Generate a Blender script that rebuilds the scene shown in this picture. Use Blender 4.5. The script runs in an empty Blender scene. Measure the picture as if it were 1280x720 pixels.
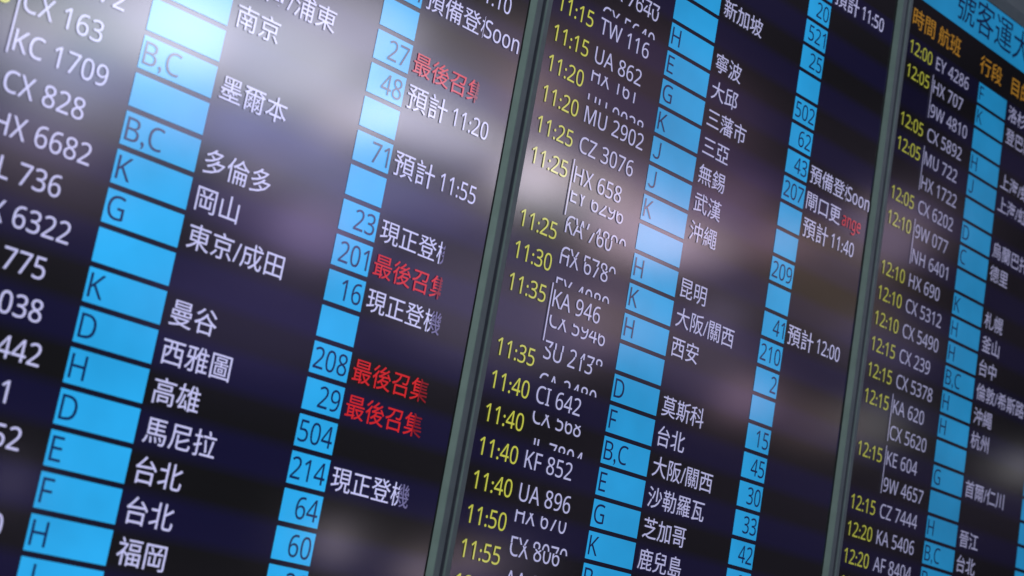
import bpy, bmesh, math, random
from mathutils import Vector, Matrix

S = bpy.context.scene
COL = S.collection
U = 0.036          # one timetable row, metres
Z0 = 2.4           # height of timetable row 0
random.seed(4)

# ------------------------------------------------------------------ camera
cam = bpy.data.cameras.new('camera')
cam.sensor_width = 36.0
cam.lens = 59.478
cam.clip_start = 0.05
cam.clip_end = 200
camo = bpy.data.objects.new('camera', cam)
COL.objects.link(camo)
right = Vector((0.69756336, -0.69556347, 0.17203722))
up = Vector((-0.27530446, -0.03850956, 0.96058548))
fwd = Vector((0.6615231, 0.71743186, 0.21835458))
M = Matrix((right, up, -fwd)).transposed().to_4x4()
M.translation = Vector((-1.2051117, -1.30489792, 1.62083059))
camo.matrix_world = M
cam.dof.use_dof = True
cam.dof.focus_distance = 1.90
cam.dof.aperture_fstop = 5.6
cam.dof.aperture_blades = 0
S.camera = camo

# ------------------------------------------------------------------ world: a dim hall
W = bpy.data.worlds.new('World')
S.world = W
W.use_nodes = True
wn = W.node_tree.nodes
wl = W.node_tree.links
bg = wn['Background']
wtc = wn.new('ShaderNodeTexCoord')
wmap = wn.new('ShaderNodeMapping')
wmap.inputs['Scale'].default_value = (1.0, 1.0, 1.9)
wno = wn.new('ShaderNodeTexNoise')
wno.inputs['Scale'].default_value = 7.0
wno.inputs['Detail'].default_value = 1.0
wno.inputs['Distortion'].default_value = 0.0
wra = wn.new('ShaderNodeValToRGB')
wra.color_ramp.elements[0].position = 0.40
wra.color_ramp.elements[0].color = (0.015, 0.015, 0.022, 1)
wra.color_ramp.elements[1].position = 0.72
wra.color_ramp.elements[1].color = (0.50, 0.38, 0.66, 1)
wl.new(wtc.outputs['Generated'], wmap.inputs['Vector'])
wl.new(wmap.outputs['Vector'], wno.inputs['Vector'])
wl.new(wno.outputs['Fac'], wra.inputs['Fac'])
wl.new(wra.outputs['Color'], bg.inputs['Color'])
bg.inputs['Strength'].default_value = 0.3

S.view_settings.view_transform = 'Standard'
S.view_settings.look = 'None'
S.view_settings.exposure = 0
S.view_settings.gamma = 1
S.cycles.max_bounces = 6

# ------------------------------------------------------------------ unseen area lamps, added and fitted to form the glare in the glossy screens
# x, y, z, width, height, (r, g, b) radiance
LAMPS = [
    (4.693, -4.000, 3.887, 0.527, 0.218, (1.33, 0.92, 1.31)),
    (5.582, -4.000, 4.039, 0.381, 0.190, (1.99, 1.36, 0.98)),
    (3.601, -4.000, 4.100, 0.322, 0.241, (3.51, 2.39, 2.70)),
    (3.736, -4.000, 2.050, 0.137, 0.103, (6.96, 5.20, 6.93)),
    (5.096, -4.000, 3.515, 0.240, 0.160, (1.85, 1.51, 2.54)),
    (4.018, -4.000, 3.806, 0.440, 0.205, (6.25, 5.04, 5.62)),
    (1.348, -4.000, 3.118, 0.517, 0.129, (2.99, 2.43, 3.03)),
    (2.031, -4.000, 3.416, 0.367, 0.171, (3.20, 3.37, 6.46)),
    (2.982, -4.000, 3.411, 0.595, 0.222, (1.05, 1.01, 2.53)),
    (3.331, -4.000, 3.489, 0.512, 0.230, (0.82, 0.62, 1.16)),
    (2.279, -4.000, 3.327, 0.233, 0.139, (3.56, 2.94, 4.02)),
    (3.252, -4.000, 4.191, 0.629, 0.313, (1.36, 1.09, 0.96)),
    (3.119, -4.000, 3.956, 0.513, 0.230, (0.17, 0.50, 1.58)),
    (2.563, -4.000, 4.039, 0.591, 0.257, (8.96, 8.62, 10.95)),
    (1.222, -4.000, 3.474, 0.347, 0.194, (10.38, 8.62, 10.11)),
    (1.588, -4.000, 3.432, 0.311, 0.116, (0.37, 1.12, 3.43)),
    (1.311, -4.000, 3.316, 0.520, 0.194, (3.87, 4.16, 6.56)),
    (1.999, -4.000, 3.824, 0.560, 0.244, (3.42, 3.97, 5.82)),
    (2.390, -4.000, 3.663, 0.334, 0.178, (2.28, 1.89, 0.94)),
    (2.643, -4.000, 3.639, 0.292, 0.182, (8.46, 6.77, 6.46)),
    (2.374, -4.000, 3.491, 0.567, 0.141, (1.81, 2.01, 6.78)),
    (4.314, -4.000, 3.857, 0.339, 0.169, (2.66, 1.82, 2.50)),
    (3.678, -4.000, 3.787, 0.214, 0.239, (11.37, 9.83, 12.04)),
    (5.054, -4.000, 4.108, 0.365, 0.227, (1.55, 0.89, 1.79)),
    (4.903, -4.000, 3.789, 0.297, 0.222, (4.18, 3.18, 3.37)),
    (5.354, -4.000, 3.969, 0.311, 0.232, (1.33, 0.67, 1.14)),
    (2.039, -4.000, 3.742, 0.885, 0.383, (8.08, 7.88, 9.52)),
    (1.662, -4.000, 3.669, 0.677, 0.337, (10.19, 9.99, 12.04)),
    (1.300, -4.000, 3.536, 0.700, 0.294, (1.45, 2.90, 3.24)),
    (2.478, -4.000, 3.714, 0.722, 0.324, (2.62, 3.29, 4.25)),
    (2.788, -4.000, 3.831, 0.596, 0.334, (4.38, 3.98, 4.99)),
    (3.097, -4.000, 3.767, 0.609, 0.190, (11.73, 11.40, 13.97)),
    (3.643, -4.000, 3.719, 0.319, 0.238, (6.87, 6.20, 6.48)),
    (3.881, -4.000, 3.704, 0.488, 0.202, (1.08, 1.70, 1.39)),
    (4.437, -4.000, 3.706, 0.512, 0.255, (8.34, 6.31, 7.62)),
    (4.820, -4.000, 3.743, 0.471, 0.308, (0.05, 0.05, 0.49)),
    (2.289, -4.000, 3.363, 0.701, 0.209, (1.41, 1.42, 1.56)),
    (2.620, -4.000, 3.160, 0.381, 0.249, (3.91, 3.03, 5.40)),
    (2.383, -4.000, 3.150, 0.560, 0.209, (1.17, 0.79, 1.77)),
    (2.722, -4.000, 3.411, 0.582, 0.217, (1.46, 1.56, 2.61)),
    (4.079, -4.000, 4.239, 1.463, 0.756, (0.51, 0.30, 0.45)),
    (3.619, -4.000, 3.108, 1.039, 0.485, (1.22, 1.01, 1.72)),
    (4.316, -4.000, 3.262, 0.444, 0.296, (2.28, 1.60, 1.75)),
    (2.986, -4.000, 1.992, 0.115, 0.128, (10.17, 8.70, 10.27)),
    (3.469, -4.000, 1.952, 0.151, 0.100, (10.45, 8.36, 8.90)),
    (3.969, -4.000, 2.089, 0.281, 0.176, (0.76, 0.66, 1.19)),
    (5.379, -4.000, 3.143, 0.244, 0.203, (4.24, 2.80, 3.83)),
    (4.962, -4.000, 3.276, 0.628, 0.353, (0.82, 0.63, 1.01)),
    (6.001, -4.000, 3.153, 0.429, 0.258, (0.98, 0.67, 0.67)),
    (6.385, -4.000, 4.333, 0.456, 0.411, (2.18, 1.64, 2.29)),
    (8.129, -4.000, 3.361, 0.154, 0.206, (3.24, 3.18, 3.31)),
    (6.505, -4.000, 3.268, 0.270, 0.270, (1.57, 1.56, 1.70)),
    (1.615, -4.000, 3.326, 0.620, 0.265, (3.13, 2.88, 3.82)),
    (1.576, -4.000, 1.955, 0.113, 0.085, (3.91, 3.40, 5.20)),
    (1.442, -4.000, 2.996, 0.691, 0.258, (0.83, 0.59, 1.04)),
    (5.989, -4.000, 3.851, 0.697, 0.436, (0.68, 0.49, 0.30)),
    (2.340, -4.000, 2.724, 0.918, 0.367, (0.38, 0.29, 0.84)),
    (6.483, -4.000, 3.715, 0.543, 0.362, (0.56, 0.46, 0.83)),
]
def area_lamp(name, loc, sx, sy, rad, target):
    l = bpy.data.lights.new(name, 'AREA')
    l.shape = 'ELLIPSE'
    l.size, l.size_y = sx, sy
    mx = max(rad)
    l.color = [c / mx for c in rad]
    l.energy = mx * math.pi * (math.pi * sx * sy / 4)
    o = bpy.data.objects.new(name, l)
    COL.objects.link(o)
    o.location = loc
    d = Vector(target) - Vector(loc)
    o.rotation_euler = d.to_track_quat('-Z', 'Y').to_euler()
    return o
for x, y, z, w, h, rad in LAMPS:
    area_lamp('glare_fit_lamp', (x, y, z), w, h, rad, (x * 0.3, 0, 2.2))
area_lamp('bezel_key_lamp', (-4.2, -0.85, 2.9), 0.9, 1.8, (22.0, 26.5, 25.0), (0.3, 0, 2.1))  # added at the left to brighten the bezels' left-facing edges

# ------------------------------------------------------------------ materials
def mat(name):
    m = bpy.data.materials.new(name)
    m.use_nodes = True
    return m, m.node_tree.nodes['Principled BSDF'], m.node_tree
def lit(name, rgb, strength=1.0, grain=0.0):
    """a patch of the lit display: black glossy polariser + the light it gives off"""
    m, b, nt = mat(name)
    b.inputs['Base Color'].default_value = (0.004, 0.004, 0.005, 1)
    b.inputs['Roughness'].default_value = 0.115
    b.inputs['IOR'].default_value = 1.5
    b.inputs['Emission Strength'].default_value = strength
    if grain:
        tc = nt.nodes.new('ShaderNodeNewGeometry')
        n = nt.nodes.new('ShaderNodeTexNoise')
        n.inputs['Scale'].default_value = 9
        n.inputs['Detail'].default_value = 3
        r = nt.nodes.new('ShaderNodeValToRGB')
        r.color_ramp.elements[0].position = 0.3
        r.color_ramp.elements[1].position = 0.7
        r.color_ramp.elements[0].color = (*[c * (1 - grain) for c in rgb], 1)
        r.color_ramp.elements[1].color = (*[c * (1 + grain) for c in rgb], 1)
        nt.links.new(tc.outputs['Position'], n.inputs['Vector'])
        nt.links.new(n.outputs['Fac'], r.inputs['Fac'])
        nt.links.new(r.outputs['Color'], b.inputs['Emission Color'])
    else:
        b.inputs['Emission Color'].default_value = (*rgb, 1)
    return m

def stripe(name, rgb, edge):
    """a row's background: full colour along its middle, melting into the neighbours' tone at both edges"""
    m = lit(name, rgb)
    nt = m.node_tree
    b = nt.nodes['Principled BSDF']
    tc = nt.nodes.new('ShaderNodeTexCoord')
    sp = nt.nodes.new('ShaderNodeSeparateXYZ')
    r = nt.nodes.new('ShaderNodeMapRange')
    r.inputs['From Min'].default_value = -0.93 * U
    r.inputs['From Max'].default_value = 0.07 * U
    cr = nt.nodes.new('ShaderNodeValToRGB')
    e = cr.color_ramp.elements
    mid = [(a + c) / 2 for a, c in zip(rgb, edge)]
    e[0].position = 0.0; e[0].color = (*mid, 1)
    e[1].position = 1.0; e[1].color = (*mid, 1)
    for p in (0.17, 0.83):
        q = e.new(p); q.color = (*rgb, 1)
    nt.links.new(tc.outputs['Object'], sp.inputs['Vector'])
    nt.links.new(sp.outputs['Z'], r.inputs['Value'])
    nt.links.new(r.outputs['Result'], cr.inputs['Fac'])
    nt.links.new(cr.outputs['Color'], b.inputs['Emission Color'])
    return m

def bezel_material():
    m, b, nt = mat('bezel_paint')
    tc = nt.nodes.new('ShaderNodeTexCoord')
    n = nt.nodes.new('ShaderNodeTexNoise'); n.inputs['Scale'].default_value = 55; n.inputs['Detail'].default_value = 4
    n2 = nt.nodes.new('ShaderNodeTexNoise'); n2.inputs['Scale'].default_value = 900; n2.inputs['Detail'].default_value = 2
    r = nt.nodes.new('ShaderNodeValToRGB')
    r.color_ramp.elements[0].position = 0.3; r.color_ramp.elements[0].color = (0.132, 0.172, 0.170, 1)
    r.color_ramp.elements[1].position = 0.75; r.color_ramp.elements[1].color = (0.160, 0.205, 0.202, 1)
    bp = nt.nodes.new('ShaderNodeBump'); bp.inputs['Strength'].default_value = 0.06; bp.inputs['Distance'].default_value = 0.0004
    nt.links.new(tc.outputs['Object'], n.inputs['Vector']); nt.links.new(tc.outputs['Object'], n2.inputs['Vector'])
    nt.links.new(n.outputs['Fac'], r.inputs['Fac']); nt.links.new(r.outputs['Color'], b.inputs['Base Color'])
    nt.links.new(n2.outputs['Fac'], bp.inputs['Height']); nt.links.new(bp.outputs['Normal'], b.inputs['Normal'])
    b.inputs['Roughness'].default_value = 0.42
    b.inputs['Specular IOR Level'].default_value = 0.10
    return m
BEZEL = bezel_material()
HOUSING, hb, _ = mat('housing_black')
hb.inputs['Base Color'].default_value = (0.012, 0.013, 0.014, 1); hb.inputs['Roughness'].default_value = 0.6

def palette(k):
    """colours of one display; k scales its glow, baking in the dimming at oblique view"""
    def c(r, g, b, f=1.0): return (r * k * f, g * k * f, b * k * f)
    NAVY, DARK = c(0.0050, 0.0047, 0.0275), c(0.0046, 0.0048, 0.0050)
    return {
        'cyan': lit('lit_cyan', c(0.020, 0.382, 0.82), 1.0, 0.13),
        'navy': stripe('lit_navy_stripe', NAVY, DARK),
        'dark': stripe('lit_dark_stripe', DARK, NAVY),
        'plain_dark': lit('lit_dark_heading', DARK),
        'white': lit('lit_lavender_white', c(0.53, 0.53, 0.85)),
        'dim_white': lit('lit_fading_white', c(0.15, 0.14, 0.30)),
        'yellow': lit('lit_yellow', c(0.63, 0.645, 0.085)),
        'red': lit('lit_red', c(0.58, 0.016, 0.018)),
        'dim_red': lit('lit_fading_red', c(0.22, 0.008, 0.012)),
        'orange': lit('lit_orange', c(0.60, 0.285, 0.030)),
        'ink': lit('lit_navy_lettering', c(0.003, 0.016, 0.085)),
        'panel': lit('lit_black', c(0.002, 0.002, 0.0025)),
    }

# ------------------------------------------------------------------ lettering (2-D meshes in row units, x right, y up)
def sans(s):
    o = ''
    for ch in s:
        if ch == 'J': o += '\uff2a'
        elif 'A' <= ch <= 'Z': o += chr(0x1D5A0 + ord(ch) - 65)
        elif 'a' <= ch <= 'z': o += chr(0x1D5BA + ord(ch) - 97)
        elif ch.isdigit(): o += chr(0x1D7E2 + int(ch))
        else: o += ch
    return o
_raw = {}
def raw(s, thin=0.0, spacing=1.0):
    key = (s, thin, spacing)
    if key not in _raw:
        c = bpy.data.curves.new('lettering', 'FONT')
        c.body = s; c.size = 1; c.resolution_u = 3; c.offset = thin; c.space_character = spacing
        o = bpy.data.objects.new('lettering', c)
        COL.objects.link(o)
        dg = bpy.context.evaluated_depsgraph_get()
        me = bpy.data.meshes.new_from_object(o.evaluated_get(dg))
        vs = [(v.co.x, v.co.y) for v in me.vertices]
        fs = [tuple(p.vertices) for p in me.polygons]
        bpy.data.objects.remove(o); bpy.data.curves.remove(c); bpy.data.meshes.remove(me)
        _raw[key] = (vs, fs)
    vs, fs = _raw[key]
    return list(vs), list(fs)
def ext(vs):
    xs = [v[0] for v in vs]; ys = [v[1] for v in vs]
    return min(xs), max(xs), min(ys), max(ys)
_e = ext(raw(sans('H'))[0]); CAP = _e[3] - _e[2]
_e = ext(raw('\u53e3')[0]); _a = ext(raw('\u53e3\u53e3')[0]); EM = _a[1] - _e[1]
_e = ext(raw('\u570b')[0]); CJK_MID = (_e[2] + _e[3]) / 2; CJK_H = _e[3] - _e[2]

def latin(s, x, base, cap, sx=0.935, right=False, thin=0.001):
    """x = ink edge, base = baseline (row units below the row's top); returns (verts, faces)"""
    # the full-width J needs its own spacing, so lay such a string out piece by piece
    if 'J' in s and len(s) > 1:
        i = s.index('J'); vs, fs = [], []; cx = x
        for part in (s[:i], 'J', s[i + 1:]):
            if not part: continue
            lead = len(part) - len(part.lstrip())
            cx += lead * 0.26 * cap / CAP * sx
            v, f = latin(part.strip(), cx, base, cap, sx, False, thin)
            n = len(vs); vs += v; fs += [tuple(a + n for a in q) for q in f]
            cx = ext(v)[1] + 0.09
        return vs, fs
    vs, fs = raw(sans(s), thin)
    k = cap / CAP
    if s == 'J':
        e = ext(vs); k = cap / (e[3] - e[2]); vs = [(a, b - e[2]) for a, b in vs]
    vs = [(a * k * sx, b * k) for a, b in vs]
    e = ext(vs); dx = x - (e[1] if right else e[0])
    return [(a + dx, b - base) for a, b in vs], fs
def cjk(s, x, mid, adv, height=None):
    """ink starts at x, centred on mid (below the row's top), advance adv per character"""
    vs, fs = raw(s, 0.002)
    sx = adv / EM
    sy = (height or adv) / CJK_H if height else sx
    vs = [(a * sx, (b - CJK_MID) * sy) for a, b in vs]
    e = ext(vs[:]); f0 = ext(raw(s[0], 0.002)[0])[0] * sx
    dx = x - f0
    return [(a + dx, b - mid) for a, b in vs], fs
def clip(geo, lo=None, hi=None, axis=1):
    """keep lo <= coord <= hi of a 2-D geo"""
    vs, fs = geo
    bm = bmesh.new()
    bv = [bm.verts.new((a, b, 0)) for a, b in vs]
    for f in fs:
        try: bm.faces.new([bv[i] for i in f])
        except ValueError: pass
    n = Vector((0, 1, 0)) if axis == 1 else Vector((1, 0, 0))
    for lim, outer, inner in ((hi, True, False), (lo, False, True)):
        if lim is None: continue
        g = bm.verts[:] + bm.edges[:] + bm.faces[:]
        bmesh.ops.bisect_plane(bm, geom=g, plane_co=n * lim, plane_no=n, clear_outer=outer, clear_inner=inner)
    bm.verts.index_update()
    r = ([(v.co.x, v.co.y) for v in bm.verts], [tuple(v.index for v in f.verts) for f in bm.faces])
    bm.free()
    return r
def rect(x0, x1, y0, y1):
    return [(x0, -y1), (x1, -y1), (x1, -y0), (x0, -y0)], [(0, 1, 2, 3)]

# ------------------------------------------------------------------ object helpers
def obj(name, me, parent=None, loc=(0, 0, 0)):
    o = bpy.data.objects.new(name, me)
    COL.objects.link(o)
    if parent: o.parent = parent
    o.location = loc
    return o
def sheet(name, layers, parent, loc=(0, 0, 0)):
    """layers: (geo, material, lift in mm); one flat mesh facing -Y"""
    verts, faces, mi, mats = [], [], [], []
    for geo, m, lift in layers:
        if m not in mats: mats.append(m)
        n = len(verts)
        verts += [(a * U, -lift * 0.001, b * U) for a, b in geo[0]]
        for f in geo[1]:
            faces.append(tuple(i + n for i in f)); mi.append(mats.index(m))
    if not verts: return None
    me = bpy.data.meshes.new(name)
    me.from_pydata(verts, [], faces)
    for m in mats: me.materials.append(m)
    me.polygons.foreach_set('material_index', mi)
    bm = bmesh.new(); bm.from_mesh(me)
    for f in bm.faces:
        f.normal_update()
        if f.normal.y > 0: f.normal_flip()
    bm.to_mesh(me); bm.free()
    me.update()
    return obj(name, me, parent, loc)

# ------------------------------------------------------------------ one display (x measured from its text origin)
XL, XR, YT, YB = -0.56, 17.33, -8.62, 23.2
SX0, SX1 = -0.50, 17.25        # lit part
def ring_mesh(name, rings, m, closed_back=False):
    me = bpy.data.meshes.new(name)
    bm = bmesh.new()
    loops = []
    for l, r, t, b, h in rings:
        x0, x1, y0, y1 = XL - l, XR + r, YT - t, YB + b
        loops.append([bm.verts.new((px * U, -h * U, -py * U)) for px, py in ((x0, y0), (x1, y0), (x1, y1), (x0, y1))])
    for a, b in zip(loops, loops[1:]):
        for i in range(4):
            j = (i + 1) % 4
            bm.faces.new((a[i], a[j], b[j], b[i]))
    if closed_back: bm.faces.new(loops[-1])
    bmesh.ops.recalc_face_normals(bm, faces=bm.faces)
    bm.to_mesh(me); bm.free()
    me.materials.append(m)
    return me

SHIFT = 0.37
def flight_layers(P, a, b=None, n=''):
    """flight number; when it rolls to its code-share the row shows the foot of one and the head of the next"""
    X = 1.665
    if b is None:
        return [(latin(a, X, 0.69, 0.53), P['white'], 1.5)]
    L = []
    if a: L.append((clip(latin(a, X, 0.69 - SHIFT, 0.53), lo=-5, hi=0.04), P['white'], 1.5))
    if b: L.append((clip(latin(b, X, 0.69 - SHIFT + 0.96, 0.53), lo=-0.945, hi=5), P['white'], 1.5))
    return L
def status_layers(P, st):
    kind = st[0]
    x = 13.36
    if kind == 'est':
        return [(cjk('\u9810\u8a08', x, 0.45, 0.80), P['white'], 1.5), (latin(st[1], 15.12, 0.69, 0.53, 0.82), P['white'], 1.5)]
    if kind == 'soon':
        return [(clip(cjk('\u9810\u5099\u767b\u6a5f', x, 0.45, 0.735), lo=None, hi=15.67, axis=0), P['white'], 1.5),
                (latin('Soon', 15.70, 0.71, 0.55, 0.84), P['white'], 1.7)]
    if kind == 'change':
        return [(cjk('\u9598\u53e3\u66f4', x, 0.45, 0.735), P['white'], 1.5), (latin('ange', 15.62, 0.69, 0.52, 0.72), P['red_soft'], 1.6)]
    word, a, d, cut, mid = st[1], P['white'], P['dim_white'], st[2], st[3]
    if kind == 'red': a, d = P['red'], P['dim_red']
    g = cjk(word, x, 0.45, 0.715)
    L = [(clip(g, hi=mid, axis=0), a, 1.5)]
    if cut > mid: L.append((clip(g, lo=mid, hi=cut, axis=0), d, 1.5))
    return L

def display(ox, k, label, rows, header=True, title=''):
    P = palette(k)  # k stands in for the screen dimming with viewing angle
    P['red_soft'] = lit('lit_soft_red', (0.55 * k, 0.014 * k, 0.02 * k))
    root = bpy.data.objects.new('departure_display', None)
    COL.objects.link(root)
    root.empty_display_size = 0.05
    root.location = (ox * U + (XL + XR) / 2 * U, 0.0, Z0 - YB * U - 0.03)
    root['label'] = label
    root['category'] = 'departure board'
    root['group'] = 'departure displays standing side by side'
    cx = -(XL + XR) / 2 * U
    zz = YB * U + 0.03            # height of row 0 above the display's foot
    at = lambda row=0: (cx, 0, zz - row * U)
    o = obj('bezel', ring_mesh('bezel', [
        (0, 0, 0, 0, -0.06), (0.0, 0.0, 0.0, 0.0, 0.0), (0.09, 0.09, 0.36, 0.09, 0.19), (0.11, 0.11, 0.40, 0.11, 0.205),
        (0.265, 0.31, 1.70, 0.62, 0.205), (0.29, 0.335, 1.73, 0.65, 0.198), (0.425, 0.352, 1.80, 0.68, 0.10), (0.428, 0.355, 1.81, 0.69, -0.4)], BEZEL), root, at())
    o = obj('housing', ring_mesh('housing', [(0.36, 0.30, 0.7, 0.55, -0.3), (0.36, 0.30, 0.7, 0.55, -2.2), (-0.4, -0.4, -0.4, -0.4, -2.6)], HOUSING, True), root, at())
    sheet('screen_panel', [(rect(XL - 0.02, XR + 0.02, YT - 0.02, YB + 0.02), P['panel'], 0)], root, at())
    # headings
    tb = sheet('title_band', [(rect(SX0, SX1, YT + 0.05, -6.68), P['cyan'], 0.5)], root, at())
    if title:
        sheet('title_lettering', [(cjk(title, 2.62, -7.66, 1.50, 1.40), P['ink'], 1.2)], tb)
    hr = sheet('heading_row', [(rect(SX0, SX1, -6.66, -5.07), P['plain_dark'], 0.5)], root, at())
    if title:
        for name, s, x, adv in (('time_heading', '\u6642\u9593', -0.28, 0.86), ('flight_heading', '\u822a\u73ed', 1.60, 0.86),
                                ('row_heading', '\u884c\u6bb5', 4.82, 0.90), ('destination_heading', '\u76ee\u7684\u5730', 7.40, 0.86)):
            sheet(name, [(cjk(s, x, -5.78, adv, 0.76), P['orange'], 1.2)], hr)
    for row in range(-5, 23):
        d = rows.get(row, {})
        stripe = P['navy'] if row % 2 else P['dark']
        fr = sheet('flight_row', [(rect(SX0, SX1, -0.07, 0.93), stripe, 0.5)], root, at(row))
        L = [(rect(4.928, 7.156, 0, 0.861), P['cyan'], 1.0)]
        if d.get('c'):
            s = d['c']
            L.append((latin(s, 5.005, 0.725, 0.60, 0.95, thin=0.0), P['ink'], 1.5))
        sheet('check_in_cell', L, fr)
        L = [(rect(11.909, 13.221, 0, 0.861), P['cyan'], 1.0)]
        if d.get('g'):
            L.append((latin(d['g'], 13.13, 0.72, 0.585, 0.86, right=True, thin=0.002), P['ink'], 1.5))
        sheet('gate_cell', L, fr)
        if d.get('t'): sheet('departure_time', [(latin(d['t'], -0.26, 0.69, 0.53, 0.91), P['yellow'], 1.5)], fr)
        f = d.get('f')
        if f:
            if isinstance(f, str): f = (f,)
            sheet('flight_number', flight_layers(P, *f), fr)
        if d.get('bar'): sheet('codeshare_bar', [(rect(1.525, 1.572, -0.02, 1.80), P['white'], 2.0)], fr)
        if d.get('d'): sheet('destination_name', [(cjk(d['d'], 7.37, 0.45, 0.735), P['white'], 1.5)], fr)
        if d.get('s'): sheet('flight_status', status_layers(P, d['s']), fr)
    return root

est = lambda t: ('est', t)
BOARD = '\u73fe\u6b63\u767b\u6a5f'      # now boarding
FINAL = '\u6700\u5f8c\u53ec\u96c6'      # final call

ROWS1 = {
    2: dict(g='', s=est('11:10')),
    3: dict(g='21', s=('soon',)),
    5: dict(d='上海/浦東', g='27', s=('red', FINAL, 15.92, 15.72)),
    6: dict(t='11:05', f='MU 766', d='南京', g='48', s=est('11:20')),
    7: dict(f='CX 5772'),
    8: dict(t='11:05', f='CX 163', bar=1, c='B,C', d='墨爾本', g='71', s=est('11:55')),
    9: dict(f='KC 1709'),
    10: dict(t='11:05', f='CX 828', c='B,C', d='多倫多', g='23', s=('white', BOARD, 15.78, 15.66)),
    11: dict(t='11:05', f='HX 6682', c='K', d='岡山', g='201', s=('red', FINAL, 15.92, 15.72)),
    12: dict(t='11:05', f='JL 736', bar=1, c='G', d='東京/成田', g='16', s=('white', BOARD, 16.12, 15.76)),
    13: dict(f='CX 6322'),
    14: dict(t='11:10', f='KA 775', c='K', d='曼谷', g='208', s=('red', FINAL, 16.12, 15.80)),
    15: dict(t='11:10', f='NH 038', c='D', d='西雅圖', g='29', s=('red', FINAL, 16.16, 15.82)),
    16: dict(t='11:10', f='KA 9442', c='H', d='高雄', g='504'),
    17: dict(t='11:10', f='5J 111', c='D', d='馬尼拉', g='214', s=('white', BOARD, 16.20, 15.78)),
    18: dict(t='11:10', f='CX 5752', c='E', d='台北', g='64'),
    19: dict(t='11:10', f='BR 856', c='F', d='台北', g='60'),
    20: dict(t='11:15', f='HX 6340', c='H', d='福岡', g='21'),
    21: dict(c='J'),
}
ROWS2 = {
    -5: dict(s=est('11:50')),
    -4: dict(g='20'),
    -3: dict(g='521'),
    -2: dict(d='新加坡', g='25'),
    -1: dict(f=('', 'KA 6077')),
    0: dict(f=('CX 7640', 'CX 5640'), c='H', d='寧波', g='502'),
    1: dict(t='11:15', f='TW 116', c='E', d='大邱', g='62'),
    2: dict(t='11:15', f='UA 862', c='G', d='三藩市', g='43', s=('soon',)),
    3: dict(t='11:20', f=('HX 161', 'HU 9028'), c='K', d='三亞', g='207', s=('change',)),
    4: dict(t='11:20', f='MU 2902', c='J', d='無錫', s=est('11:40')),
    5: dict(t='11:25', f='CZ 3076', c='J', d='武漢'),
    6: dict(t='11:25', f='HX 658', bar=1, c='K', d='沖繩', g='209'),
    7: dict(f=('EY 6296', 'CW 4890')),
    8: dict(t='11:25', f=('KA 760', 'CY 5780'), c='H', d='昆明', g='41', s=est('12:00')),
    9: dict(t='11:30', f=('HX 678', 'EY 4089'), c='K', d='大阪/關西', g='210'),
    10: dict(t='11:35', f='KA 946', bar=1, c='H', d='西安', g='2'),
    11: dict(f=('CX 5946', 'ZH 2478')),
    12: dict(t='11:35', f=('SU 213', 'CA 2480'), c='D', d='莫斯科', g='15'),
    13: dict(t='11:40', f='CI 642', c='F', d='台北', g='45'),
    14: dict(t='11:40', f=('CX 568', 'JL 7804'), c='B,C', d='大阪/關西', g='30'),
    15: dict(t='11:40', f='KF 852', c='E', d='沙勒羅瓦', g='33'),
    16: dict(t='11:40', f='UA 896', c='G', d='芝加哥', g='42'),
    17: dict(t='11:50', f=('HX 670', 'EY 8070'), c='K', d='鹿兒島', g='21'),
    18: dict(t='11:55', f=('CX 806', 'AA 8040'), c='B', d=''),
    19: dict(t='12:00', f='AA 891'),
}
ROWS3 = {
    -5: dict(t='12:00', f='EY 4286', c='F', d='洛杉磯'),
    -4: dict(t='12:05', f='HX 707', bar=1, c='K', d='登巴薩'),
    -3: dict(f='9W 4810'),
    -2: dict(t='12:05', f='CX 5892', c='H', d='上海/虹橋'),
    -1: dict(t='12:05', f='MU 722', bar=1, c='J', d='上海/虹橋'),
    0: dict(f='HX 1722'),
    1: dict(t='12:05', f='CX 6202', c='D', d='烏蘭巴托'),
    2: dict(t='12:10', f='9W 077', bar=1, c='C', d='德里'),
    3: dict(f='NH 6401'),
    4: dict(t='12:10', f='HX 690', c='K', d='札幌'),
    5: dict(t='12:10', f='CX 5312', c='H', d='釜山'),
    6: dict(t='12:10', f='CX 5490', c='H', d='台中'),
    7: dict(t='12:15', f='CX 239', c='B,C', d='倫敦/希斯路'),
    8: dict(t='12:15', f='CX 5378', c='H', d='沖繩'),
    9: dict(t='12:15', f='KA 620', bar=1, c='H', d='杭州'),
    10: dict(f='CX 5620'),
    11: dict(t='12:15', f='KE 604', bar=1, c='G', d='首爾/仁川'),
    12: dict(f='9W 4657'),
    13: dict(t='12:15', f='CZ 7444', c='H', d='晉江'),
    14: dict(t='12:20', f='KA 5406', c='B,C', d='台北'),
    15: dict(t='12:20', f='AF 8404', c='B'),
    16: dict(t='12:20'),
}
PITCH = 18.714
display(-PITCH, 1.0, 'leftmost departure display, washed by pale reflections, with red final call notices beside its gate numbers', ROWS1)
display(0.0, 0.76, 'middle departure display between two grey-green bezels, listing flights from 11:15 to 11:55', ROWS2)
display(PITCH, 0.50, 'rightmost and dimmest departure display, with a blue title band and orange column headings', ROWS3, title='\u865f\u5ba2\u904b\u5927')
